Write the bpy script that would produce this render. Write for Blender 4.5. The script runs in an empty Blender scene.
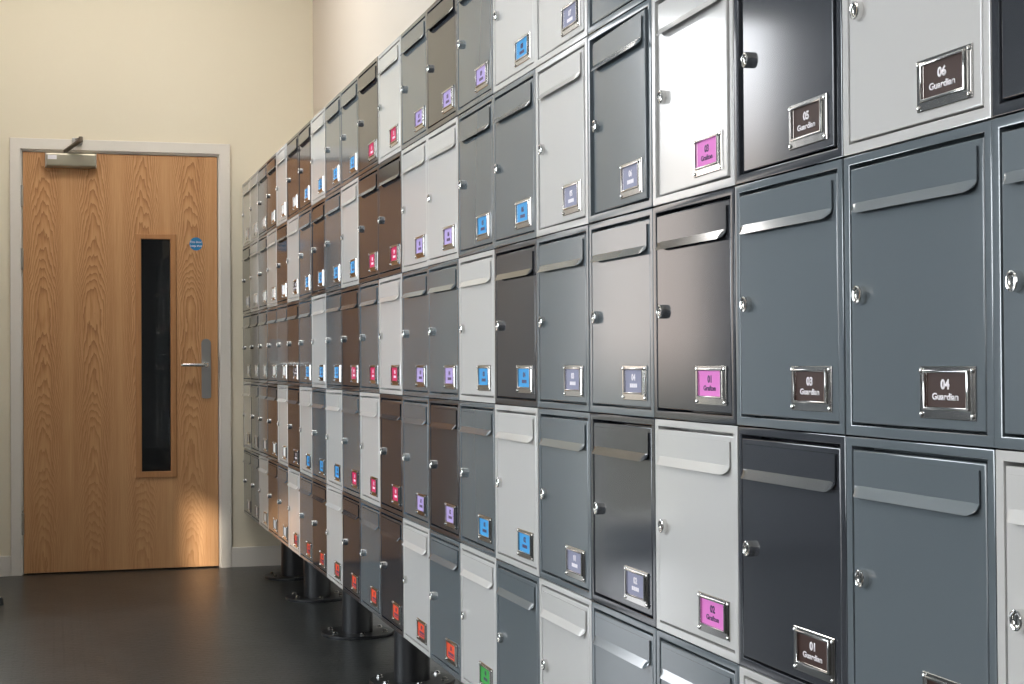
import bpy, bmesh, math, random
from mathutils import Vector, Matrix
random.seed(7)
C = bpy.context.scene.collection
D, X0, Y0, PITCH = 8.1186, 0.9079, 1.4266, 0.3177
ZB = [1.9044, 1.5884, 1.2561, 0.9239, 0.5939, 0.2696]
WALL_X, LEFT_X, BACK_Y, CEIL = 1.268, -3.0, -3.6, 3.35

# ---------------------------------------------------------------- materials
def new_mat(name):
    m = bpy.data.materials.new(name); m.use_nodes = True
    return m, m.node_tree.nodes, m.node_tree.links, m.node_tree.nodes['Principled BSDF']

def simple(name, col, rough=0.5, metal=0.0, spec=0.5, coat=0.0):
    m, n, l, b = new_mat(name)
    b.inputs['Base Color'].default_value = (*col, 1)
    b.inputs['Roughness'].default_value = rough
    b.inputs['Metallic'].default_value = metal
    b.inputs['Specular IOR Level'].default_value = spec
    b.inputs['Coat Weight'].default_value = coat
    b.inputs['Coat Roughness'].default_value = 0.05
    return m

def noise_bump(m, scale, strength, dist=0.002, detail=2, stretch=(1, 1, 1), per_object=False):
    n, l = m.node_tree.nodes, m.node_tree.links
    b = n['Principled BSDF']
    tc = n.new('ShaderNodeTexCoord'); mp = n.new('ShaderNodeMapping')
    mp.inputs['Scale'].default_value = stretch
    l.new(tc.outputs['Object'], mp.inputs['Vector'])
    no = n.new('ShaderNodeTexNoise'); no.inputs['Scale'].default_value = scale; no.inputs['Detail'].default_value = detail
    if per_object:
        oi = n.new('ShaderNodeObjectInfo'); no.noise_dimensions = '4D'
        mu = n.new('ShaderNodeMath'); mu.operation = 'MULTIPLY'; mu.inputs[1].default_value = 37.0
        l.new(oi.outputs['Random'], mu.inputs[0]); l.new(mu.outputs[0], no.inputs['W'])
    l.new(mp.outputs['Vector'], no.inputs['Vector'])
    bp = n.new('ShaderNodeBump'); bp.inputs['Strength'].default_value = strength; bp.inputs['Distance'].default_value = dist
    l.new(no.outputs['Fac'], bp.inputs['Height']); l.new(bp.outputs['Normal'], b.inputs['Normal'])
    return m

def coat_paint(name, col):
    m = simple(name, col, rough=0.105, spec=0.5)
    m.node_tree.nodes['Principled BSDF'].inputs['IOR'].default_value = 1.68
    return noise_bump(m, 3.2, 0.06, 0.004, 1, per_object=True)

PAINT = {'light': coat_paint('light_grey_paint', (0.545, 0.54, 0.525)),
         'mid': coat_paint('blue_grey_paint', (0.116, 0.138, 0.153)),
         'dark': coat_paint('charcoal_paint', (0.032, 0.035, 0.042))}
M_CHROME = simple('chrome', (0.80, 0.79, 0.77), 0.10, 1.0)
M_STEEL = noise_bump(simple('polished_steel', (0.60, 0.585, 0.56), 0.11, 1.0), 60, 0.05, 0.001)
M_BRUSH = noise_bump(simple('brushed_steel', (0.52, 0.50, 0.47), 0.34, 1.0), 90, 0.12, 0.0008, 2, (1, 1, 12))
M_SILVER = simple('silver_paint', (0.48, 0.44, 0.34), 0.34, 0.75)
M_DKSTEEL = simple('dull_dark_steel', (0.20, 0.17, 0.14), 0.4, 0.9)
M_BLACK = simple('black_slot', (0.01, 0.01, 0.01), 0.5)
M_RUBBER = simple('black_rubber', (0.012, 0.012, 0.012), 0.45)
M_POST = noise_bump(simple('black_powder_coat', (0.012, 0.0125, 0.014), 0.38), 300, 0.1, 0.0005)
M_WHITE = noise_bump(simple('white_gloss_paint', (0.78, 0.735, 0.67), 0.35), 30, 0.05, 0.001)
M_CEIL = simple('ceiling_white', (0.8, 0.79, 0.76), 0.9)
M_BACKROOM = simple('painted_dark', (0.012, 0.012, 0.012), 0.9)  # near-black colour stands in for an unlit room
M_LABELW = simple('white_label', (0.80, 0.78, 0.82), 0.5)
M_TXT_W = simple('white_print', (0.88, 0.84, 0.88), 0.5)
M_TXT_D = simple('dark_print', (0.06, 0.02, 0.09), 0.5)
M_DISC = simple('sign_blue', (0.02, 0.21, 0.45), 0.35)
CARD_COL = {'brown': (0.040, 0.017, 0.012), 'pink': (0.73, 0.20, 0.58), 'grey-lilac': (0.27, 0.275, 0.38),
            'sky blue': (0.05, 0.33, 0.68), 'lilac': (0.45, 0.35, 0.66), 'crimson': (0.62, 0.012, 0.10),
            'orange': (0.75, 0.085, 0.03), 'green': (0.05, 0.36, 0.07), 'white': (0.78, 0.76, 0.74)}
CARD_MAT = {k: simple('card_' + k.replace(' ', '_').replace('-', '_'), v, 0.5, spec=0.2) for k, v in CARD_COL.items()}

def wall_paint(name, col):
    m = simple(name, col, 0.75, spec=0.3)
    return noise_bump(m, 220, 0.08, 0.001, 3)
M_WALL = wall_paint('cream_wall_paint', (0.80, 0.73, 0.58))
M_WALL3 = wall_paint('cool_grey_wall_paint', (0.24, 0.255, 0.275))
M_WALL2 = wall_paint('pale_cream_wall_paint', (0.60, 0.53, 0.45))

def floor_mat():
    m, n, l, b = new_mat('dark_vinyl')
    tc = n.new('ShaderNodeTexCoord')
    no = n.new('ShaderNodeTexNoise'); no.inputs['Scale'].default_value = 7; no.inputs['Detail'].default_value = 6
    l.new(tc.outputs['Object'], no.inputs['Vector'])
    cr = n.new('ShaderNodeValToRGB')
    cr.color_ramp.elements[0].position = 0.3; cr.color_ramp.elements[0].color = (0.034, 0.037, 0.037, 1)
    cr.color_ramp.elements[1].position = 0.7; cr.color_ramp.elements[1].color = (0.060, 0.062, 0.060, 1)
    l.new(no.outputs['Fac'], cr.inputs['Fac'])
    mx = n.new('ShaderNodeMix'); mx.data_type = 'RGBA'; mx.blend_type = 'MULTIPLY'; mx.inputs['Factor'].default_value = 0.45
    l.new(cr.outputs['Color'], mx.inputs['A']); l.new(mx.outputs['Result'], b.inputs['Base Color'])
    # fine embossed chips in rows
    mp = n.new('ShaderNodeMapping'); mp.inputs['Scale'].default_value = (1, 1, 1)
    l.new(tc.outputs['Object'], mp.inputs['Vector'])
    br = n.new('ShaderNodeTexBrick'); br.inputs['Scale'].default_value = 9
    br.inputs['Mortar Size'].default_value = 0.035; br.inputs['Color1'].default_value = (1, 1, 1, 1)
    br.inputs['Color2'].default_value = (0.75, 0.75, 0.75, 1); br.inputs['Mortar'].default_value = (0, 0, 0, 1)
    br.inputs['Brick Width'].default_value = 0.6; br.inputs['Row Height'].default_value = 0.3
    l.new(mp.outputs['Vector'], br.inputs['Vector'])
    l.new(br.outputs['Color'], mx.inputs['B'])
    n2 = n.new('ShaderNodeTexNoise'); n2.inputs['Scale'].default_value = 45; n2.inputs['Detail'].default_value = 3
    l.new(tc.outputs['Object'], n2.inputs['Vector'])
    ad = n.new('ShaderNodeMath'); ad.operation = 'MULTIPLY_ADD'; ad.inputs[1].default_value = 0.60
    l.new(br.outputs['Color'], ad.inputs[0]); l.new(n2.outputs['Fac'], ad.inputs[2])
    bp = n.new('ShaderNodeBump'); bp.inputs['Strength'].default_value = 0.42; bp.inputs['Distance'].default_value = 0.003
    l.new(ad.outputs[0], bp.inputs['Height']); l.new(bp.outputs['Normal'], b.inputs['Normal'])
    b.inputs['Roughness'].default_value = 0.31; b.inputs['Specular IOR Level'].default_value = 0.42
    return m
M_FLOOR = floor_mat()

def oak_mat(name, veneer=True):
    """oak: four slip-matched crown-cut leaves across the door (object space, metres)"""
    m, n, l, b = new_mat(name)
    def math_(op, a, bb=None, c=None):
        x = n.new('ShaderNodeMath'); x.operation = op
        for i, v in enumerate((a, bb, c)):
            if v is None: continue
            if isinstance(v, (int, float)): x.inputs[i].default_value = v
            else: l.new(v, x.inputs[i])
        return x.outputs[0]
    tc = n.new('ShaderNodeTexCoord'); sp = n.new('ShaderNodeSeparateXYZ')
    l.new(tc.outputs['Object'], sp.inputs[0])
    X, Z = sp.outputs['X'], sp.outputs['Z']
    LEAF = 0.2335
    xs = math_('ADD', X, 0.477)
    u = math_('SUBTRACT', math_('FRACT', math_('DIVIDE', xs, LEAF)), 0.46)      # -0.46..0.54 in each leaf
    leaf = math_('FLOOR', math_('DIVIDE', xs, LEAF))
    # slow wobble of the figure, shared by every leaf with a slight drift
    cv = n.new('ShaderNodeCombineXYZ')
    l.new(math_('MULTIPLY', u, 2.2), cv.inputs[0]); l.new(math_('MULTIPLY', Z, 1.5), cv.inputs[1]); l.new(math_('MULTIPLY', leaf, 0.16), cv.inputs[2])
    n1 = n.new('ShaderNodeTexNoise'); n1.inputs['Scale'].default_value = 2.6; n1.inputs['Detail'].default_value = 3.5; n1.inputs['Roughness'].default_value = 0.55
    l.new(cv.outputs[0], n1.inputs['Vector'])
    cz = n.new('ShaderNodeCombineXYZ'); l.new(math_('MULTIPLY', Z, 1.0), cz.inputs[1]); l.new(math_('MULTIPLY', leaf, 0.05), cz.inputs[2])
    n0 = n.new('ShaderNodeTexNoise'); n0.inputs['Scale'].default_value = 1.6; n0.inputs['Detail'].default_value = 1
    l.new(cz.outputs[0], n0.inputs['Vector'])
    u2 = math_('MULTIPLY', u, u)
    # crown arches open downward: height minus k*u^2
    g = math_('ADD', math_('MULTIPLY', Z, 0.72), math_('MULTIPLY', n0.outputs['Fac'], 0.75))
    f = math_('ADD', g, math_('MULTIPLY', u2, 2.5))
    f = math_('ADD', f, math_('MULTIPLY', n1.outputs['Fac'], 0.17))
    ph = math_('MULTIPLY', f, 20.0)
    fr = math_('FRACT', ph)
    # asymmetrical growth ring: sharp dark edge fading
    ring = math_('POWER', fr, 2.2)
    core = n.new('ShaderNodeMapRange'); core.inputs[1].default_value = 0.28; core.inputs[2].default_value = 0.45
    core.inputs[3].default_value = 1.0; core.inputs[4].default_value = 0.16
    l.new(math_('ABSOLUTE', u), core.inputs[0])
    ring = math_('MULTIPLY', ring, core.outputs[0])
    low = n.new('ShaderNodeMapRange'); low.inputs[1].default_value = 0.35; low.inputs[2].default_value = 1.15
    low.inputs[3].default_value = 0.40; low.inputs[4].default_value = 0.85
    l.new(Z, low.inputs[0]); ring = math_('MULTIPLY', ring, low.outputs[0])
    # fine vertical pores
    cf = n.new('ShaderNodeCombineXYZ'); l.new(math_('MULTIPLY', X, 170.0), cf.inputs[0]); l.new(math_('MULTIPLY', Z, 5.0), cf.inputs[1])
    n2 = n.new('ShaderNodeTexNoise'); n2.inputs['Scale'].default_value = 1.0; n2.inputs['Detail'].default_value = 4
    l.new(cf.outputs[0], n2.inputs['Vector'])
    cg = n.new('ShaderNodeCombineXYZ'); l.new(math_('MULTIPLY', X, 28.0), cg.inputs[0]); l.new(math_('MULTIPLY', Z, 0.6), cg.inputs[1])
    n3 = n.new('ShaderNodeTexNoise'); n3.inputs['Scale'].default_value = 1.0; n3.inputs['Detail'].default_value = 3
    l.new(cg.outputs[0], n3.inputs['Vector'])
    pore = math_('ADD', math_('MULTIPLY', n2.outputs['Fac'], 0.45), math_('MULTIPLY', n3.outputs['Fac'], 0.45))
    if veneer:
        t = math_('ADD', math_('MULTIPLY', ring, 0.70), math_('SUBTRACT', pore, 0.24))
    else:
        t = math_('ADD', 0.42, math_('SUBTRACT', pore, 0.30))
    cr = n.new('ShaderNodeValToRGB'); cr.color_ramp.elements[0].position = 0.0
    cr.color_ramp.elements[0].color = (0.70, 0.415, 0.205, 1)
    cr.color_ramp.elements[1].position = 1.0; cr.color_ramp.elements[1].color = (0.27, 0.112, 0.037, 1)
    e = cr.color_ramp.elements.new(0.4); e.color = (0.53, 0.265, 0.112, 1)
    l.new(t, cr.inputs['Fac']); l.new(cr.outputs['Color'], b.inputs['Base Color'])
    b.inputs['Roughness'].default_value = 0.42; b.inputs['Specular IOR Level'].default_value = 0.4
    return m
M_OAK = oak_mat('oak_veneer'); M_LIP = oak_mat('oak_lipping', False)

def glass_mat():
    m, n, l, b = new_mat('clear_glass')
    b.inputs['Base Color'].default_value = (0.92, 0.95, 0.95, 1); b.inputs['Roughness'].default_value = 0.0
    b.inputs['Transmission Weight'].default_value = 1.0; b.inputs['IOR'].default_value = 1.45
    return m
M_GLASS = glass_mat()

def emit(name, col, s):
    m = bpy.data.materials.new(name); m.use_nodes = True
    n = m.node_tree.nodes; n.clear()
    e = n.new('ShaderNodeEmission'); o = n.new('ShaderNodeOutputMaterial')
    e.inputs[0].default_value = (*col, 1); e.inputs[1].default_value = s
    m.node_tree.links.new(e.outputs[0], o.inputs[0])
    return m

# ---------------------------------------------------------------- mesh helpers
def add_box(bm, x0, x1, y0, y1, z0, z1):
    v = [bm.verts.new((x, y, z)) for x in (x0, x1) for y in (y0, y1) for z in (z0, z1)]
    F = [(0, 1, 3, 2), (4, 6, 7, 5), (0, 4, 5, 1), (2, 3, 7, 6), (0, 2, 6, 4), (1, 5, 7, 3)]
    return [bm.faces.new([v[i] for i in f]) for f in F]

def add_ring(bm, o, i, y0, y1):
    """rectangular frame in the x-z plane: o, i = (x0,x1,z0,z1) outer / inner, from y0 (front) to y1"""
    def rect(r, y): return [bm.verts.new(p) for p in ((r[0], y, r[2]), (r[1], y, r[2]), (r[1], y, r[3]), (r[0], y, r[3]))]
    of, inf, ob, ib = rect(o, y0), rect(i, y0), rect(o, y1), rect(i, y1)
    for k in range(4):
        j = (k + 1) % 4
        bm.faces.new((of[k], of[j], inf[j], inf[k])); bm.faces.new((ob[j], ob[k], ib[k], ib[j]))
        bm.faces.new((of[j], of[k], ob[k], ob[j])); bm.faces.new((inf[k], inf[j], ib[j], ib[k]))

def add_lathe(bm, prof, axis='y', seg=32, cx=0, cy=0, cz=0):
    """prof: (radius, distance along axis)"""
    rings = []
    for r, t in prof:
        ring = []
        for k in range(seg):
            a = 2 * math.pi * k / seg; p, q = r * math.cos(a), r * math.sin(a)
            co = {'y': (cx + p, cy + t, cz + q), 'z': (cx + p, cy + q, cz + t), 'x': (cx + t, cy + p, cz + q)}[axis]
            ring.append(bm.verts.new(co))
        rings.append(ring)
    for a, b in zip(rings, rings[1:]):
        for k in range(seg):
            j = (k + 1) % seg; bm.faces.new((a[k], a[j], b[j], b[k]))
    bm.faces.new(rings[0][::-1]); bm.faces.new(rings[-1])

def add_tube(bm, pts, rad, seg=12):
    pts = [Vector(p) for p in pts]; rings = []
    for i, p in enumerate(pts):
        t = (pts[min(i + 1, len(pts) - 1)] - pts[max(i - 1, 0)]).normalized()
        up = Vector((0, 0, 1)) if abs(t.z) < 0.9 else Vector((1, 0, 0))
        a = t.cross(up).normalized(); b = t.cross(a)
        r = rad[i] if isinstance(rad, (list, tuple)) else rad
        rings.append([bm.verts.new(p + r * (math.cos(2 * math.pi * k / seg) * a + math.sin(2 * math.pi * k / seg) * b)) for k in range(seg)])
    for a, b in zip(rings, rings[1:]):
        for k in range(seg):
            j = (k + 1) % seg; bm.faces.new((a[k], a[j], b[j], b[k]))
    bm.faces.new(rings[0][::-1]); bm.faces.new(rings[-1])

def bevel(bm, w, seg=2, sel=None):
    bm.normal_update()
    ed = [e for e in bm.edges if len(e.link_faces) == 2 and e.calc_face_angle(0) > 0.6 and (sel is None or sel(e))]
    bmesh.ops.bevel(bm, geom=ed, offset=w, segments=seg, profile=0.5, affect='EDGES', clamp_overlap=True)

def mesh(name, bm, m, smooth=0.6):
    bmesh.ops.recalc_face_normals(bm, faces=bm.faces)
    me = bpy.data.meshes.new(name); bm.to_mesh(me); bm.free()
    me.materials.append(m)
    if smooth:
        me.polygons.foreach_set('use_smooth', [True] * len(me.polygons))
        me.set_sharp_from_angle(angle=smooth)
        o = bpy.data.objects.new('t', me); C.objects.link(o)          # big flat faces keep their own normal
        md = o.modifiers.new('w', 'WEIGHTED_NORMAL'); md.keep_sharp = True; md.weight = 80
        bpy.context.view_layer.update()
        m2 = bpy.data.meshes.new_from_object(o.evaluated_get(bpy.context.evaluated_depsgraph_get()))
        bpy.data.objects.remove(o); bpy.data.meshes.remove(me); m2.name = name; me = m2
    return me

def put(name, me, parent=None, loc=(0, 0, 0)):
    o = bpy.data.objects.new(name, me); C.objects.link(o); o.location = loc
    if parent: o.parent = parent
    return o
def empty(name, loc, rz=0):
    o = bpy.data.objects.new(name, None); C.objects.link(o); o.location = loc; o.rotation_euler = (0, 0, rz)
    o.empty_display_size = 0.05
    return o
def tag(o, label=None, cat=None, group=None, kind=None):
    for k, v in (('label', label), ('category', cat), ('group', group), ('kind', kind)):
        if v: o[k] = v
    return o
def boxmesh(name, boxes, m, bev=0.0, smooth=0.6):
    bm = bmesh.new()
    for b in boxes: add_box(bm, *b)
    if bev: bevel(bm, bev)
    return mesh(name, bm, m, smooth)
def struct(name, boxes, m, bev=0.0):
    return tag(put(name, boxmesh(name, boxes, m, bev)), kind='structure')

# ---------------------------------------------------------------- room shell
DX0, DX1, DH = -0.1406, 0.7857, 2.04                    # door leaf
W2 = (-1.67, -0.70, 0.14, 2.90)                          # end-wall window, left of the door, out of frame
YS = (-1.62, -0.98); ZS = (2.34, 2.98)                  # unseen opening in the left wall, placed so sun lands low on the door
FB = BACK_Y
struct('floor', [(LEFT_X, WALL_X, FB, D + 0.10, -0.06, 0)], M_FLOOR)
XW = -0.62
struct('wall_end_left', [(LEFT_X, W2[0], D, D + 0.12, 0, CEIL), (W2[0], W2[1], D, D + 0.12, 0, W2[2]), (W2[0], W2[1], D, D + 0.12, W2[3], CEIL),
                         (W2[1], XW, D, D + 0.12, 0, CEIL)], M_WALL3)
struct('wall_end', [(XW, DX0 - 0.035, D, D + 0.12, 0, CEIL), (DX0 - 0.035, DX1 + 0.035, D, D + 0.12, DH + 0.04, CEIL),
                    (DX1 + 0.035, WALL_X, D, D + 0.12, 0, CEIL)], M_WALL)
struct('wall_right', [(WALL_X, WALL_X + 0.12, FB, D + 0.12, 0, CEIL)], M_WALL2)
struct('wall_left', [(LEFT_X - 0.12, LEFT_X, FB, YS[0], 0, CEIL), (LEFT_X - 0.12, LEFT_X, YS[1], D + 0.12, 0, CEIL),
                     (LEFT_X - 0.12, LEFT_X, YS[0], YS[1], 0, ZS[0]), (LEFT_X - 0.12, LEFT_X, YS[0], YS[1], ZS[1], CEIL)], M_WALL3)
struct('wall_back', [(LEFT_X - 0.12, WALL_X + 0.12, FB - 0.12, FB, 0, CEIL)], M_WALL3)
struct('ceiling', [(LEFT_X - 0.12, WALL_X + 0.12, FB - 0.12, D + 0.12, CEIL, CEIL + 0.1)], M_CEIL)
struct('wall_shade_stub', [(-0.46, -0.32, 6.62, D, 0, CEIL)], M_CEIL)  # unseen stub wall added to shade the lower left of the end wall
# skirting boards
SK = 0.098
def skirting(name, b):
    bm = bmesh.new(); add_box(bm, *b)
    bevel(bm, 0.006, 2, lambda e: all(v.co.z > SK - 0.002 for v in e.verts))
    tag(put(name, mesh(name, bm, M_WHITE)), kind='structure')
FL, FR, FT = -0.2005, 0.8485, 2.105                     # architrave outer edges
skirting('baseboard_end', (FR, WALL_X - 0.001, D - 0.016, D, 0, SK))
skirting('baseboard_left', (-0.32, FL, D - 0.016, D, 0, SK))
skirting('baseboard_right', (WALL_X - 0.016, WALL_X, FB, D - 0.016, 0, SK))
# door frame: architrave, jamb and stops
bm = bmesh.new()
A = 0.0035
def u_frame(bm, o, i, y0, y1):
    def pts(r, y): return [bm.verts.new(p) for p in ((r[0], y, 0), (r[0], y, r[2]), (r[1], y, r[2]), (r[1], y, 0))]
    a, b_, c, d = pts(o, y0), pts(i, y0), pts(o, y1), pts(i, y1)
    for k in range(3):
        bm.faces.new((a[k], a[k + 1], b_[k + 1], b_[k])); bm.faces.new((c[k + 1], c[k], d[k], d[k + 1]))
        bm.faces.new((a[k + 1], a[k], c[k], c[k + 1])); bm.faces.new((b_[k], b_[k + 1], d[k + 1], d[k]))
    for k in (0, 3): bm.faces.new((a[k], b_[k], d[k], c[k]))
u_frame(bm, (FL, FR, FT), (DX0 - 0.010, DX1 + 0.010, DH + 0.012), D - 0.018, D + 0.002)
bevel(bm, 0.004, 2, lambda e: all(v.co.y < D - 0.01 for v in e.verts))
u_frame(bm, (DX0 - 0.034, DX1 + 0.034, DH + 0.038), (DX0 - A, DX1 + A, DH + A), D + 0.0005, D + 0.118)
u_frame(bm, (DX0 - A, DX1 + A, DH + A), (DX0 + 0.012, DX1 - 0.012, DH - 0.012), D + 0.050, D + 0.075)
tag(put('trim_1', mesh('trim_1', bm, M_WHITE)), kind='structure')

# lobby behind the door, darkness painted in near-black (seen only through the vision panel)
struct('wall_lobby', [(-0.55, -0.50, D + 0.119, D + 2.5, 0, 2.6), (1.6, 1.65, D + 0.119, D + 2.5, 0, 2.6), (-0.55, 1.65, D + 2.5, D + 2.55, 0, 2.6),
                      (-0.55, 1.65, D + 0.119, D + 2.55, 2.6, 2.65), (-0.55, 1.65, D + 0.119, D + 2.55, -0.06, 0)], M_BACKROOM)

# ---------------------------------------------------------------- the door
GX0, GX1, GZ0, GZ1 = 0.386, 0.584, 0.454, 1.651         # bead outer
CX = (DX0 + DX1) / 2
door = tag(empty('door_1', (CX, D, 0)), kind='structure')
hw = (DX1 - DX0) / 2
bm = bmesh.new()
add_ring(bm, (-hw, hw, 0.008, DH), (GX0 - CX + 0.012, GX1 - CX - 0.012, GZ0 + 0.012, GZ1 - 0.012), 0.0, 0.045)
put('door_leaf', mesh('door_leaf', bm, M_OAK), door)
bm = bmesh.new()
add_ring(bm, (GX0 - CX, GX1 - CX, GZ0, GZ1), (0.415 - CX, 0.555 - CX, 0.484, 1.627), -0.009, 0.016)
bevel(bm, 0.004, 3, lambda e: all(v.co.y < -0.005 for v in e.verts))
vp = put('vision_panel_bead', mesh('vision_panel_bead', bm, M_LIP), door); vp['label'] = 'reddish oak glazing bead'
pane = put('glass_pane', boxmesh('glass_pane', [(0.413 - CX, 0.557 - CX, 0.019, 0.026, 0.482, 1.629)], M_GLASS, smooth=0), vp)
# hinges
for z0, z1 in ((1.773, 1.879), (1.469, 1.575), (0.194, 0.314)):
    bm = bmesh.new(); zm = (z0 + z1) / 2
    add_lathe(bm, [(0.0, 0), (0.0055, 0.001), (0.0075, 0.003), (0.0075, 0.034), (0.007, 0.0345), (0.0075, 0.035), (0.0075, 0.071), (0.007, 0.0715), (0.0075, 0.072), (0.0075, 0.103), (0.0055, 0.105), (0.0, 0.106)], 'z', 14, -hw - 0.005, -0.010, z0)
    add_box(bm, -hw - 0.008, -hw - 0.0035, -0.010, 0.03, z0 + 0.003, z1 - 0.003)
    add_box(bm, -hw - 0.0035, -hw - 0.0005, -0.010, 0.03, z0 + 0.003, z1 - 0.003)
    put('hinge', mesh('hinge', bm, M_BRUSH), door)
# lever handle
px = 0.7275 - CX
bm = bmesh.new()
outl = []
for k in range(17):
    a = math.pi * k / 16; outl.append((px + 0.0205 * math.cos(a), 1.114 + 0.019 * math.sin(a)))
for k in range(17):
    a = math.pi + math.pi * k / 16; outl.append((px + 0.0205 * math.cos(a), 0.848 + 0.006 * math.sin(a)))
f_ = [bm.verts.new((x, -0.009, z)) for x, z in outl]; b_ = [bm.verts.new((x, 0, z)) for x, z in outl]
bm.faces.new(f_); bm.faces.new(b_[::-1])
for k in range(len(outl)):
    j = (k + 1) % len(outl); bm.faces.new((f_[k], f_[j], b_[j], b_[k]))
bevel(bm, 0.0025, 2, lambda e: all(v.co.y < -0.005 for v in e.verts))
hp = put('handle_plate', mesh('handle_plate', bm, M_BRUSH), door)
bm = bmesh.new()
add_lathe(bm, [(0.0, -0.010), (0.0145, -0.010), (0.0145, -0.008), (0.012, -0.008)], 'y', 24, px, 0, 1.005)
add_tube(bm, [(px, -0.008, 1.005), (px, -0.035, 1.005), (px - 0.002, -0.047, 1.005), (px - 0.008, -0.054, 1.005), (px - 0.02, -0.056, 1.005), (px - 0.08, -0.056, 1.006), (px - 0.118, -0.055, 1.006), (px - 0.124, -0.052, 1.006)],
         [0.0105, 0.0105, 0.0105, 0.0105, 0.010, 0.0095, 0.009, 0.006], 16)
put('lever', mesh('lever', bm, M_CHROME), hp)
put('strike_plate', boxmesh('strike_plate', [(hw + 0.0002, hw + 0.0033, -0.018, 0.02, 0.965, 1.045)], M_BRUSH), door)
# door closer, with its arm reaching up to the frame
x0, x1, z0, z1 = -0.037 - CX, 0.203 - CX, 1.966, 2.036
bm = bmesh.new(); add_box(bm, x0 + 0.007, x1 - 0.007, -0.050, 0, z0, z1); bevel(bm, 0.012, 4, lambda e: all(v.co.y < -0.04 for v in e.verts) and abs(e.verts[0].co.x - e.verts[1].co.x) > 0.05)
closer = put('door_closer', mesh('door_closer', bm, M_SILVER), door); closer['label'] = 'silver hydraulic door closer body'
for a, b in ((x0, x0 + 0.0065), (x1 - 0.0065, x1)):
    bm = bmesh.new(); add_box(bm, a, b, -0.052, 0, z0 - 0.001, z1 + 0.001); bevel(bm, 0.003, 2)
    put('end_cap', mesh('end_cap', bm, M_BRUSH), closer)
put('paper_label', boxmesh('paper_label', [(x0 + 0.012, x0 + 0.054, -0.0504, -0.049, z1 - 0.034, z1 - 0.014)], M_LABELW, smooth=0), closer)
bm = bmesh.new()
add_lathe(bm, [(0.0, 0), (0.010, 0), (0.010, 0.008), (0.0, 0.008)], 'z', 16, x0 + 0.095, -0.026, z1)
def bar(bm, a, b, w, h):
    a, b = Vector(a), Vector(b); t = (b - a).normalized(); s = t.cross(Vector((0, 0, 1))).normalized() * w / 2; n_ = s.cross(t).normalized() * h / 2
    v = [bm.verts.new(p + i * s + j * n_) for p in (a, b) for i in (-1, 1) for j in (-1, 1)]
    for f in ((0, 1, 3, 2), (4, 6, 7, 5), (0, 4, 5, 1), (2, 3, 7, 6), (0, 2, 6, 4), (1, 5, 7, 3)): bm.faces.new([v[i] for i in f])
bar(bm, (x0 + 0.095, -0.026, z1 + 0.010), (x0 + 0.165, -0.145, z1 + 0.050), 0.024, 0.010)
bar(bm, (x0 + 0.165, -0.145, z1 + 0.056), (x0 + 0.15, -0.020, z1 + 0.068), 0.021, 0.010)
add_lathe(bm, [(0.0, -0.012), (0.010, -0.012), (0.010, 0.014), (0.0, 0.014)], 'z', 16, x0 + 0.165, -0.145, z1 + 0.052)
bevel(bm, 0.0015, 1)
put('closer_arm', mesh('closer_arm', bm, M_DKSTEEL), closer)
bm = bmesh.new(); add_box(bm, x0 + 0.125, x0 + 0.175, -0.030, -0.0185, z1 + 0.042, z1 + 0.075); bevel(bm, 0.003, 2)
put('arm_bracket', mesh('arm_bracket', bm, M_BRUSH), closer)

# ---------------------------------------------------------------- lettering
def text_mesh(name, lines, m, bold=0.0):
    """lines: (string, centre x, centre z, cap height, stretch, bold)"""
    bm = bmesh.new()
    for s, cx, cz, h, st, bo in lines:
        cu = bpy.data.curves.new('t', 'FONT'); cu.body = s; cu.size = 1.0; cu.offset = bo; cu.resolution_u = 3
        o = bpy.data.objects.new('t', cu); C.objects.link(o)
        bpy.context.view_layer.update()
        me = bpy.data.meshes.new_from_object(o.evaluated_get(bpy.context.evaluated_depsgraph_get()))
        bpy.data.objects.remove(o); bpy.data.curves.remove(cu)
        xs = [v.co.x for v in me.vertices]; ys = [v.co.y for v in me.vertices]
        w, mx, my = max(xs) - min(xs), (max(xs) + min(xs)) / 2, 0.35
        sc = h / 0.70
        b2 = bmesh.new(); b2.from_mesh(me)
        for v in b2.verts: v.co = Vector((cx + (v.co.x - mx) * sc * st, 0, cz + (v.co.y - my) * sc))
        tmp = bpy.data.meshes.new('tmp'); b2.to_mesh(tmp); b2.free(); bm.from_mesh(tmp)
        bpy.data.meshes.remove(tmp); bpy.data.meshes.remove(me)
    ext = bmesh.ops.extrude_face_region(bm, geom=bm.faces[:])
    for g in ext['geom']:
        if isinstance(g, bmesh.types.BMVert): g.co.y -= 0.0003
    return mesh(name, bm, m, smooth=0)

# blue fire-door disc
dx, dz = 0.681 - CX, 1.606
bm = bmesh.new(); add_lathe(bm, [(0.0, 0), (0.0325, 0), (0.0325, -0.0010), (0.0, -0.0012)], 'y', 40, dx, 0, dz)
disc = put('fire_door_sign', mesh('fire_door_sign', bm, M_DISC), door); disc['label'] = 'round blue fire door sign'
put('lettering', text_mesh('disc_lettering', [('Fire door', dx, dz + 0.010, 0.0105, 1.0, 0.012), ('keep shut', dx, dz - 0.009, 0.0105, 1.0, 0.012)], M_TXT_W), disc).location = (0, -0.0013, 0)

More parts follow.
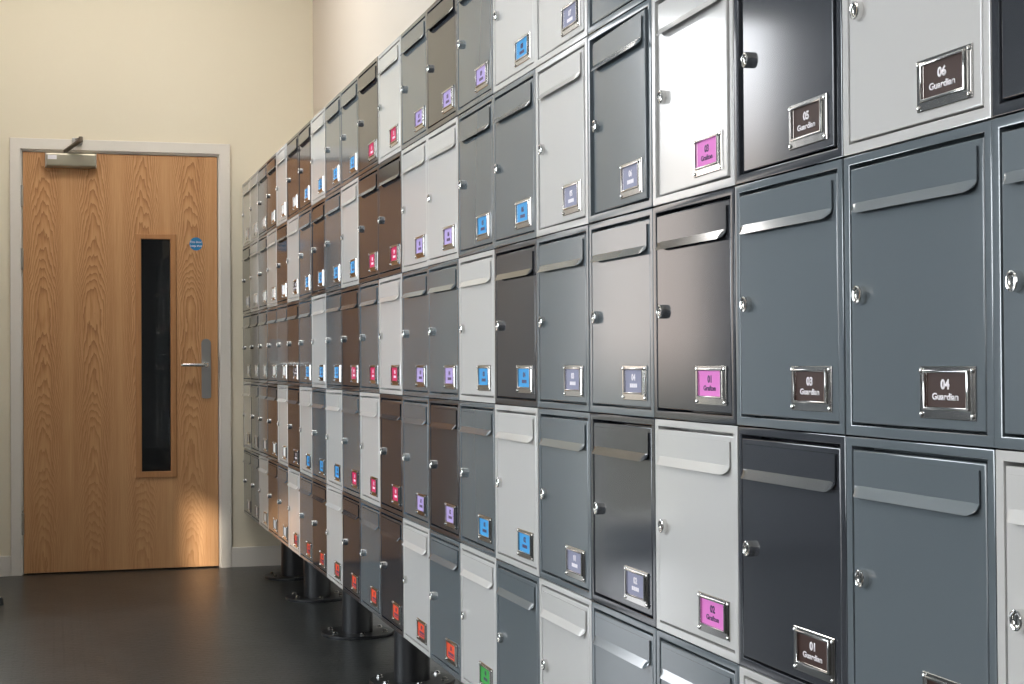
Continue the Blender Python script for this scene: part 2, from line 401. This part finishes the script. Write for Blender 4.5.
# ---------------------------------------------------------------- mailbox meshes (x = right as seen, y = into the wall, z = up)
UW, UH, UD = 0.3162, 0.3285, 0.345
def housing_mesh(k):
    bm = bmesh.new(); h = UW / 2
    def rect(r, y): return [bm.verts.new(p) for p in ((r[0], y, r[2]), (r[1], y, r[2]), (r[1], y, r[3]), (r[0], y, r[3]))]
    o, i = (-h, h, 0, UH), (-h + 0.0145, h - 0.0135, 0.0125, UH - 0.0110)
    of, inf, ob, ib = rect(o, 0), rect(i, 0), rect(o, UD), rect(i, 0.030)
    for a in range(4):
        b = (a + 1) % 4
        bm.faces.new((of[a], of[b], inf[b], inf[a])); bm.faces.new((of[b], of[a], ob[a], ob[b])); bm.faces.new((inf[a], inf[b], ib[b], ib[a]))
    bm.faces.new(ib); bm.faces.new(ob[::-1])
    bevel(bm, 0.0016, 2, lambda e: all(abs(v.co.y) < 1e-5 for v in e.verts))
    return mesh('housing_' + k, bm, PAINT[k])
DL, DR, DB, DT = -UW / 2 + 0.0170, UW / 2 - 0.0160, 0.0150, UH - 0.0150
DCX, DCZ = (DL + DR) / 2, (DB + DT) / 2
def door_mesh(k):
    bm = bmesh.new(); add_box(bm, DL - DCX, DR - DCX, 0.0005, 0.016, DB - DCZ, DT - DCZ)
    bevel(bm, 0.0022, 3, lambda e: all(v.co.y < 0.005 for v in e.verts))
    return mesh('mailbox_door_' + k, bm, PAINT[k])
def flap_mesh(k):
    bm = bmesh.new(); NX, NZ = 22, 14; fw, zt, fh, r = 0.1325, 0.3055 - DCZ, 0.0465, 0.013
    def prof(s):                       # outward offset along the height
        if s < 0.72: return 0.0022
        return 0.0022 + 0.0084 * (s - 0.72) / 0.28
    front, back = [], []
    SV = [0, 0.25, 0.5, 0.72] + [0.72 + 0.28 * q / (NZ - 3) for q in range(1, NZ - 2)]
    for j in range(NZ + 1):
        s = SV[j]
        dz_ = fh * s; lim = fw
        if fh - dz_ < r: q = r - (fh - dz_); lim = fw - r + math.sqrt(max(r * r - q * q, 0.0)) 
        fr_, ba_ = [], []
        for i in range(NX + 1):
            t = -1 + 2 * i / NX; t = math.copysign(1 - (1 - abs(t)) ** 1.4, t)
            x = lim * t
            edge = min(1.0, (fw - abs(x)) / 0.010)       # hood closes back towards the door at its ends
            out = 0.0022 + (prof(s) - 0.0022) * (0.25 + 0.75 * math.sin(edge * math.pi / 2))
            fr_.append(bm.verts.new((x, -out, zt - dz_))); ba_.append(bm.verts.new((x, -out + 0.0014, zt - dz_ + (0.0006 if j == NZ else 0))))
        front.append(fr_); back.append(ba_)
    for j in range(NZ):
        for i in range(NX):
            bm.faces.new((front[j][i], front[j + 1][i], front[j + 1][i + 1], front[j][i + 1]))
            bm.faces.new((back[j][i], back[j][i + 1], back[j + 1][i + 1], back[j + 1][i]))
    for i in range(NX):
        bm.faces.new((front[0][i], front[0][i + 1], back[0][i + 1], back[0][i])); bm.faces.new((front[NZ][i + 1], front[NZ][i], back[NZ][i], back[NZ][i + 1]))
    for j in range(NZ):
        bm.faces.new((front[j + 1][0], front[j][0], back[j][0], back[j + 1][0])); bm.faces.new((front[j][NX], front[j + 1][NX], back[j + 1][NX], back[j][NX]))
    return mesh('letter_flap_' + k, bm, PAINT[k], smooth=0.38)
LX, LZ = -0.1140 - DCX, 0.1645 - DCZ
bm = bmesh.new()
add_lathe(bm, [(0.0108, 0.0008), (0.0108, -0.0062), (0.0103, -0.0076), (0.0092, -0.0081), (0.0076, -0.0078), (0.0068, -0.0066), (0.0066, -0.0052), (0.0058, -0.0050), (0.0054, -0.0060), (0.0, -0.0062)], 'y', 28, LX, 0, LZ)
ME_LOCK = mesh('cam_lock', bm, M_CHROME)
ME_KEY = boxmesh('keyway', [(LX - 0.0012, LX + 0.0012, -0.0065, -0.0050, LZ - 0.0040, LZ + 0.0040)], M_BLACK)
# card holder: pressed steel plate with raised lips round the card and a pin in each corner
HX0, HX1, HZ0, HZ1 = 0.0165 - DCX, 0.1265 - DCX, 0.0255 - DCZ, 0.0815 - DCZ
KX0, KX1, KZ0, KZ1 = 0.0295 - DCX, 0.1115 - DCX, 0.0385 - DCZ, 0.0745 - DCZ
bm = bmesh.new()
add_ring(bm, (HX0, HX1, HZ0, HZ1), (KX0, KX1, KZ0, KZ1), -0.0016, 0.0003)
bevel(bm, 0.0008, 1, lambda e: all(v.co.y < -0.001 for v in e.verts))
for r in ((KX0 - 0.0035, KX1 + 0.0035, KZ0 - 0.0032, KZ1 + 0.0032),):
    b2 = bmesh.new(); add_ring(b2, r, (KX0, KX1, KZ0, KZ1), -0.0042, -0.0014)
    bevel(b2, 0.0012, 2, lambda e: all(v.co.y < -0.003 for v in e.verts))
    t_ = bpy.data.meshes.new('t'); b2.to_mesh(t_); b2.free(); bm.from_mesh(t_); bpy.data.meshes.remove(t_)
add_tube(bm, [(HX1 - 0.0045, -0.0016, HZ0 + 0.007), (HX1 - 0.0045, -0.0016, HZ1 - 0.007)], 0.0016, 8)
ME_HOLDER = mesh('card_holder', bm, M_STEEL)
bm = bmesh.new()
add_lathe(bm, [(0.0029, -0.0012), (0.0029, -0.0026), (0.0021, -0.0036), (0.0008, -0.0040), (0.0, -0.0040)], 'y', 12)
ME_PIN = mesh('pin', bm, M_CHROME)
def card_mesh(k): return boxmesh('name_card_' + k, [(KX0 - 0.0005, KX1 + 0.0005, -0.0008, 0.0002, KZ0 - 0.0005, KZ1 + 0.0005)], CARD_MAT[k], smooth=0)
ME_H = {k: housing_mesh(k) for k in PAINT}; ME_D = {k: door_mesh(k) for k in PAINT}; ME_F = {k: flap_mesh(k) for k in PAINT}
ME_C = {k: card_mesh(k) for k in CARD_COL}
TXM = {'brown': M_TXT_W, 'grey-lilac': M_TXT_W, 'crimson': M_TXT_W, 'pink': M_TXT_D, 'sky blue': M_TXT_D, 'lilac': M_TXT_D, 'orange': M_TXT_D, 'green': M_TXT_D}
KCX, KCZ = (KX0 + KX1) / 2, (KZ0 + KZ1) / 2
_txt = {}
def lettering(num, kind):
    key = (num, kind)
    if key not in _txt:
        m = TXM[kind]
        word = {'brown': 'Guardian', 'pink': 'Grafton'}.get(kind)
        L = [(num, KCX - 0.003, KCZ + 0.0062, 0.0098, 1.22, 0.042)]
        if word: L.append((word, KCX - 0.003, KCZ - 0.0068, 0.0070, 1.42, 0.030))
        me = text_mesh('lettering_' + num, L, m)
        if not word:                    # the photo shows only an unreadable short line here
            bm = bmesh.new(); bm.from_mesh(me); n_, w_ = (4, 0.0085) if kind != 'orange' else (5, 0.0105)
            for k in range(n_):
                xx = KCX - 0.003 + (k - (n_ - 1) / 2) * w_
                add_box(bm, xx - w_ * 0.42, xx + w_ * 0.42, -0.0003, 0, KCZ - 0.0105, KCZ - 0.0040)
                if kind == 'orange': add_box(bm, xx - w_ * 0.42, xx + w_ * 0.42, -0.0003, 0, KCZ - 0.0155, KCZ - 0.0125)
            bm.to_mesh(me); bm.free()
        _txt[key] = me
    return _txt[key]

# rows top to bottom; first letter = column cut by the right edge (index -1), last = column at the end wall (20)
GRID = ['DMLDMLLMDMLDMMLDDLDMLL',
        'DLDLMLMMLLDDLMDMLDLMLD',
        'MMMDMMDLMMLMDMLMDMMMDM',
        'LMDLDMLMDMDLMLMLDLDMML',
        'LDLMMLMLMLDMDLDMLMDLMM']
KIND = {'L': 'light', 'M': 'mid', 'D': 'dark'}
CNAME = {'light': 'light grey', 'mid': 'blue-grey', 'dark': 'charcoal'}
def card_of(r, c):
    if r == 4:
        if c >= 16: return ('white', None)
        if c >= 7: return ('orange', '%02d' % (17 - c))
        if c >= 3: return ('green', '%02d' % (7 - c))
    if c <= 1: return ('brown', '%02d' % ((3 - r) * 2 + (1 if c % 2 else 2)) if r < 4 else '07')
    if c == 2: return ('pink', {3: '02', 2: '01', 1: '03', 0: '04', 4: '05'}[r])
    if r == 0 and c == 6: return ('lilac', '09')
    if c <= 4: return ('grey-lilac', '%02d' % ((3 - r) * 2 + (1 if c == 4 else 2)) if r < 4 else '09')
    if c <= 6: return ('sky blue', '%02d' % ((3 - r) * 2 + (1 if c == 6 else 2)) if r < 4 else '09')
    if c <= 8: return ('lilac', '%02d' % ((3 - r) * 2 + (1 if c == 8 else 2)) if r < 4 else '09')
    if c <= (10 if r < 2 else 11): return ('crimson', '%02d' % ((3 - r) * 3 + 12 - c))
    if c <= 14: return ('sky blue', '%02d' % ((3 - r) * 3 + 15 - c))
    if c == 15 and r in (1, 2, 3): return ('brown', '%02d' % (4 - r))
    return ('white', None)
ROWN = ['top row', 'second row down', 'middle row', 'fourth row down', 'bottom row']
ORD = ['', 'first', 'second', 'third', 'fourth', 'fifth', 'sixth', 'seventh', 'eighth', 'ninth', 'tenth', 'eleventh', 'twelfth']
def column_name(c):
    if c == -1: return 'column cut off by the right edge'
    if c <= 9: return ORD[c + 2] + ' column from the right'
    return ('column nearest the oak door' if c == 20 else ORD[21 - c] + ' column from the oak door')
READ = {(1, 1): 'brown card reading 05 Guardian', (1, 0): 'brown card reading 06 Guardian', (2, 1): 'brown card reading 03 Guardian',
        (2, 0): 'brown card reading 04 Guardian', (3, 1): 'brown card reading 01 Guardian', (2, 2): 'pink card reading 01 Grafton', (3, 2): 'pink card reading 02 Grafton'}
KINDN = {'grey-lilac': 'grey', 'orange': 'orange-red'}

proto = {}
def make_box(k):
    root = empty('mailbox', (0, 0, 0), -math.pi / 2)
    put('housing', ME_H[k], root)
    o = (DCX, 0, DCZ)
    put('door', ME_D[k], root, o); put('letter_flap', ME_F[k], root, o)
    lk = put('cam_lock', ME_LOCK, root, o); lk['label'] = 'chrome round key lock'; put('keyway', ME_KEY, lk)
    h = put('card_holder', ME_HOLDER, root, o); h['label'] = 'bright steel card holder'; [put('pin', ME_PIN, h, (x, 0, z)) for x in (HX0 + 0.0045, HX1 - 0.0045) for z in (HZ0 + 0.0045, HZ1 - 0.0045)]
    put('name_card', ME_C['white'], root, o)
    return root
def dup(root):
    r = root.copy(); C.objects.link(r)
    for ch in root.children:
        c = ch.copy(); C.objects.link(c); c.parent = r
        for g in ch.children:
            d = g.copy(); C.objects.link(d); d.parent = c
    return r
used = set()
TILT = {(1, 1): (-0.025, 0.0), (2, 2): (0.002, 0.0), (1, 2): (-0.027, 0.0), (3, 2): (0.012, 0.0), (1, 3): (-0.034, 0.003), (2, 3): (0.004, -0.002), (2, 4): (0.000, 0.001),
        (0, 3): (-0.018, 0), (0, 4): (-0.012, 0), (1, 4): (-0.014, 0.002), (3, 3): (-0.002, 0), (4, 4): (-0.003, 0), (4, 3): (0.002, 0), (2, 1): (0.006, 0.001), (2, 0): (0.002, -0.002), (3, 1): (0.007, 0)}          # doors whose hang shows in their reflections: (about the upright, about the sill)
for r in range(5):
    for c in range(-1, 21):
        k = KIND[GRID[r][c + 1]]
        if k not in proto: proto[k] = make_box(k)
        b = proto[k] if k not in used else dup(proto[k]); used.add(k)
        jig = random.uniform(-0.0008, 0.0008)
        b.location = (X0 + jig, Y0 + (c + 0.5) * PITCH, ZB[r + 1])
        hh = ZB[r] - ZB[r + 1]; b.scale = (1, 1, min((hh - 0.0014) / UH, 1.006))
        cc, num = card_of(r, c)
        # each sheet-metal door hangs a hair out of true
        tz, tx = random.gauss(0, 0.0050), random.gauss(0, 0.0035)
        if c <= 6: tz, tx = TILT.get((r, c), (0, 0))
        for ch in b.children:
            if ch.name.startswith('housing'): continue
            ch.rotation_euler = (tx, 0, tz)
            if ch.name.startswith('name_card'):
                ch.data = ME_C[cc]
                for g in list(ch.children): bpy.data.objects.remove(g)
                if num:
                    t = put('lettering', lettering(num, cc), ch, (0, -0.0008, 0))
                ch['label'] = KINDN.get(cc, cc) + ' name card'
        where = f'{ROWN[r]}, {column_name(c)}'
        if (r, c) in READ: lab = f'{CNAME[k]} mailbox with {READ[(r, c)]}'
        elif c == -1 and 0 < r < 4: lab = f'{CNAME[k]} mailbox, {where}'
        elif (r == 0 and c < 3) or (r == 4 and c < 6): lab = f'{CNAME[k]} mailbox, {where}'
        else: lab = f'{CNAME[k]} mailbox with {KINDN.get(cc, cc)} card, {where}'
        tag(b, lab, 'mailbox', 'wall bank of steel mailboxes')

# ---------------------------------------------------------------- posts under the bank
bm = bmesh.new(); add_lathe(bm, [(0.0575, 0.011), (0.0575, ZB[5] - 0.0130)], 'z', 40); ME_POST = mesh('column', bm, M_POST)
bm = bmesh.new(); add_lathe(bm, [(0.134, 0.0), (0.135, 0.002), (0.135, 0.009), (0.133, 0.011), (0.0, 0.011)], 'z', 64); ME_PLATE = mesh('base_plate', bm, M_POST)
bm = bmesh.new(); add_box(bm, -0.14, 0.14, -0.14, 0.14, ZB[5] - 0.0130, ZB[5] - 0.0075); bevel(bm, 0.001, 1); ME_TOP = mesh('top_plate', bm, M_POST)
bm = bmesh.new(); add_lathe(bm, [(0.012, 0.011), (0.012, 0.013), (0.0085, 0.0132), (0.0085, 0.019), (0.006, 0.0215), (0.0, 0.0225)], 'z', 6); ME_BOLT = mesh('anchor_bolt', bm, M_CHROME)
def make_post():
    p = empty('support_post', (0, 0, 0))
    put('column', ME_POST, p); put('base_plate', ME_PLATE, p); put('top_plate', ME_TOP, p)
    for k in range(6):
        a = math.radians(30 + 60 * k); put('anchor_bolt', ME_BOLT, p, (0.108 * math.cos(a), 0.108 * math.sin(a), 0))
    return p
pp = make_post(); first = True
PN = {7.64: 'round black support post under the mailboxes, nearest the end wall', 6.92: 'second round black support post from the end wall, under the mailboxes',
      5.963: 'third round black support post from the end wall, wide bolted base in view', 5.01: 'nearest round black support post in view, base cut by the bottom edge'}
for y in (7.64, 6.92, 5.963, 5.01, 4.06, 3.10, 2.15, 1.30):
    p = pp if first else dup(pp); first = False
    p.location = (1.088, y, 0)
    tag(p, PN.get(y, 'black support post hidden below the frame, %s of those toward the viewer' % {4.06: 'first', 3.10: 'second', 2.15: 'third', 1.30: 'last'}.get(y)), 'post', 'posts carrying the mailbox bank')

bm = bmesh.new(); add_box(bm, X0 + 0.03, X0 + UD - 0.02, Y0 - PITCH + 0.01, D - 0.03, ZB[5] - 0.0072, ZB[5] - 0.0004); bevel(bm, 0.001, 1)
tag(put('mounting_rail', mesh('mounting_rail', bm, M_POST)), 'long flat black steel rail between the posts and the bottom row of mailboxes', 'rail')
# ---------------------------------------------------------------- door stop
ds = tag(empty('door_stop', (-0.228, 7.15, 0)), 'small black rubber door stop on the floor at the left edge', 'door stop')
bm = bmesh.new(); add_lathe(bm, [(0.021, 0), (0.022, 0.003), (0.020, 0.024), (0.017, 0.031), (0.0, 0.033)], 'z', 24); put('bumper', mesh('bumper', bm, M_RUBBER), ds)
bm = bmesh.new(); add_lathe(bm, [(0.0, 0.033), (0.007, 0.033), (0.006, 0.0355), (0.0, 0.036)], 'z', 16, 0.010, -0.004, 0.0); put('screw', mesh('screw', bm, M_CHROME), ds)

# ---------------------------------------------------------------- windows outside the frame, the glowing ones added as fill
def window(name, axis, o, at, depth, mull):
    bm = bmesh.new(); t = 0.05
    add_ring(bm, o, (o[0] + t, o[1] - t, o[2] + t, o[3] - t), 0.02, 0.08)
    for kind, v in mull:
        if kind == 'v': add_box(bm, v - 0.02, v + 0.02, 0.025, 0.075, o[2] + t, o[3] - t)
        else: add_box(bm, o[0] + t, o[1] - t, 0.025, 0.075, v - 0.02, v + 0.02)
    w = put(name, mesh(name, bm, M_WHITE)); w.location = at
    if axis == 'x': w.rotation_euler = (0, 0, math.pi / 2)
    return tag(w, kind='structure')
window('window_1', 'y', W2, (0, D, 0), 0.12, [])
FILL_PANES = [emit('fill_pane', (0.86, 0.94, 1.0), 14.0), emit('fill_pane_near', (0.97, 0.98, 1.0), 5.9)]
for i, (a, b_, z0, z1) in enumerate(((4.2, 6.5, 0.7, 2.35), (-0.80, 2.2, 1.0, 3.1))):  # unseen glowing panes added as side fill on the mailboxes
    fill_win = window('window_%d' % (i + 3), 'x', (a, b_, z0, z1), (LEFT_X + 0.081, 0, 0), 0.12, [('v', a + (b_ - a) / 3), ('v', a + 2 * (b_ - a) / 3)])
    put('glow_pane', boxmesh('glow_pane', [(a + 0.04, b_ - 0.04, 0.05, 0.056, z0 + 0.04, z1 - 0.04)], FILL_PANES[i], smooth=0), fill_win)
window('window_2', 'x', (YS[0], YS[1], ZS[0], ZS[1]), (LEFT_X, 0, 0), 0.12, [('h', 2.53)])

# ---------------------------------------------------------------- light
FILL_LAMP = emit('fill_diffuser', (1.0, 0.965, 0.92), 11.5)
for i, (x, y) in enumerate(((0.15, 6.9), (-2.2, 3.0), (-2.2, -1.6))):  # unseen panels added to brighten the room from above
    t = tag(empty('ceiling_fill', (x, y, CEIL - 0.03)), 'added unseen ceiling fill panel, %s from the end wall, above the frame' % ORD[i + 1], 'fill light', 'added ceiling fill lights')
    bm = bmesh.new(); add_ring(bm, (-0.62, 0.62, -0.32, 0.32), (-0.59, 0.59, -0.29, 0.29), 0, 0.03)
    for v in bm.verts: v.co = Vector((v.co.x, v.co.z, v.co.y))
    put('fill_frame', mesh('fill_frame', bm, M_WHITE), t)
    put('diffuser', boxmesh('diffuser', [(-0.59, 0.59, -0.29, 0.29, 0.004, 0.012)], FILL_LAMP, smooth=0), t)

def portal(loc, rot, sx, sy):
    li = bpy.data.lights.new('window_portal', 'AREA'); li.shape = 'RECTANGLE'; li.size, li.size_y = sx, sy
    li.cycles.is_portal = True
    o = bpy.data.objects.new('window_portal', li); C.objects.link(o); o.location = loc; o.rotation_euler = rot
portal(((W2[0] + W2[1]) / 2, D + 0.10, (W2[2] + W2[3]) / 2), (-math.pi / 2, 0, 0), W2[1] - W2[0], W2[3] - W2[2])
portal((LEFT_X - 0.10, (YS[0] + YS[1]) / 2, (ZS[0] + ZS[1]) / 2), (0, -math.pi / 2, 0), ZS[1] - ZS[0], YS[1] - YS[0])

sun = bpy.data.lights.new('sun', 'SUN'); sun.energy = 4.5; sun.angle = math.radians(0.8); sun.color = (1.0, 0.90, 0.76)
so = bpy.data.objects.new('sun', sun); C.objects.link(so); so.location = (-6, -6, 5)
so.rotation_euler = Vector((0.36, 0.90, -0.25)).to_track_quat('-Z', 'Y').to_euler()

# sky: bright above, dim towards the ground
w = bpy.data.worlds.new('World'); bpy.context.scene.world = w; w.use_nodes = True
n, l = w.node_tree.nodes, w.node_tree.links
bg = n['Background']; tc = n.new('ShaderNodeTexCoord'); sp = n.new('ShaderNodeSeparateXYZ'); cr = n.new('ShaderNodeValToRGB')
l.new(tc.outputs['Generated'], sp.inputs[0])
mr = n.new('ShaderNodeMapRange'); mr.inputs[1].default_value = -0.3; mr.inputs[2].default_value = 0.7
l.new(sp.outputs['Z'], mr.inputs[0]); l.new(mr.outputs[0], cr.inputs['Fac'])
E_ = cr.color_ramp.elements
E_[0].position = 0.0; E_[0].color = (0.10, 0.10, 0.09, 1)
E_[1].position = 1.0; E_[1].color = (0.80, 0.90, 1.0, 1)
for p_, c_ in ((0.27, (0.07, 0.07, 0.06, 1)), (0.315, (0.36, 0.31, 0.28, 1)), (0.42, (0.38, 0.345, 0.32, 1)), (0.475, (1.0, 1.02, 1.06, 1))):
    e = E_.new(p_); e.color = c_
l.new(cr.outputs['Color'], bg.inputs['Color']); bg.inputs['Strength'].default_value = 7.0

# ---------------------------------------------------------------- camera
f, yaw, pit, rol, zc = 1613.31, 0.276847, 0.011894, -0.0065155, 1.01434
xa = Vector((math.cos(yaw), -math.sin(yaw), 0)); h = Vector((math.sin(yaw), math.cos(yaw), 0)); up = Vector((0, 0, 1))
fw = math.cos(pit) * h + math.sin(pit) * up; za = -math.sin(pit) * h + math.cos(pit) * up
cx_ = math.cos(rol) * xa + math.sin(rol) * za; cy_ = -math.sin(rol) * xa + math.cos(rol) * za
cam = bpy.data.cameras.new('camera'); cam.sensor_width = 36; cam.lens = f * 36 / 1024; cam.clip_start = 0.05
co = bpy.data.objects.new('camera', cam); C.objects.link(co)
R = Matrix((cx_, cy_, -fw)).transposed().to_4x4(); R.translation = Vector((0, 0, zc)); co.matrix_world = R
S = bpy.context.scene
S.camera = co
S.view_settings.view_transform = 'Standard'; S.view_settings.look = 'None'; S.view_settings.gamma = 1.0
S.view_settings.use_curve_mapping = False; S.view_settings.exposure = 0.0
S.cycles.max_bounces = 10; S.cycles.diffuse_bounces = 5; S.cycles.glossy_bounces = 5
S.cycles.use_denoising = True
S.cycles.sample_clamp_indirect = 6.0
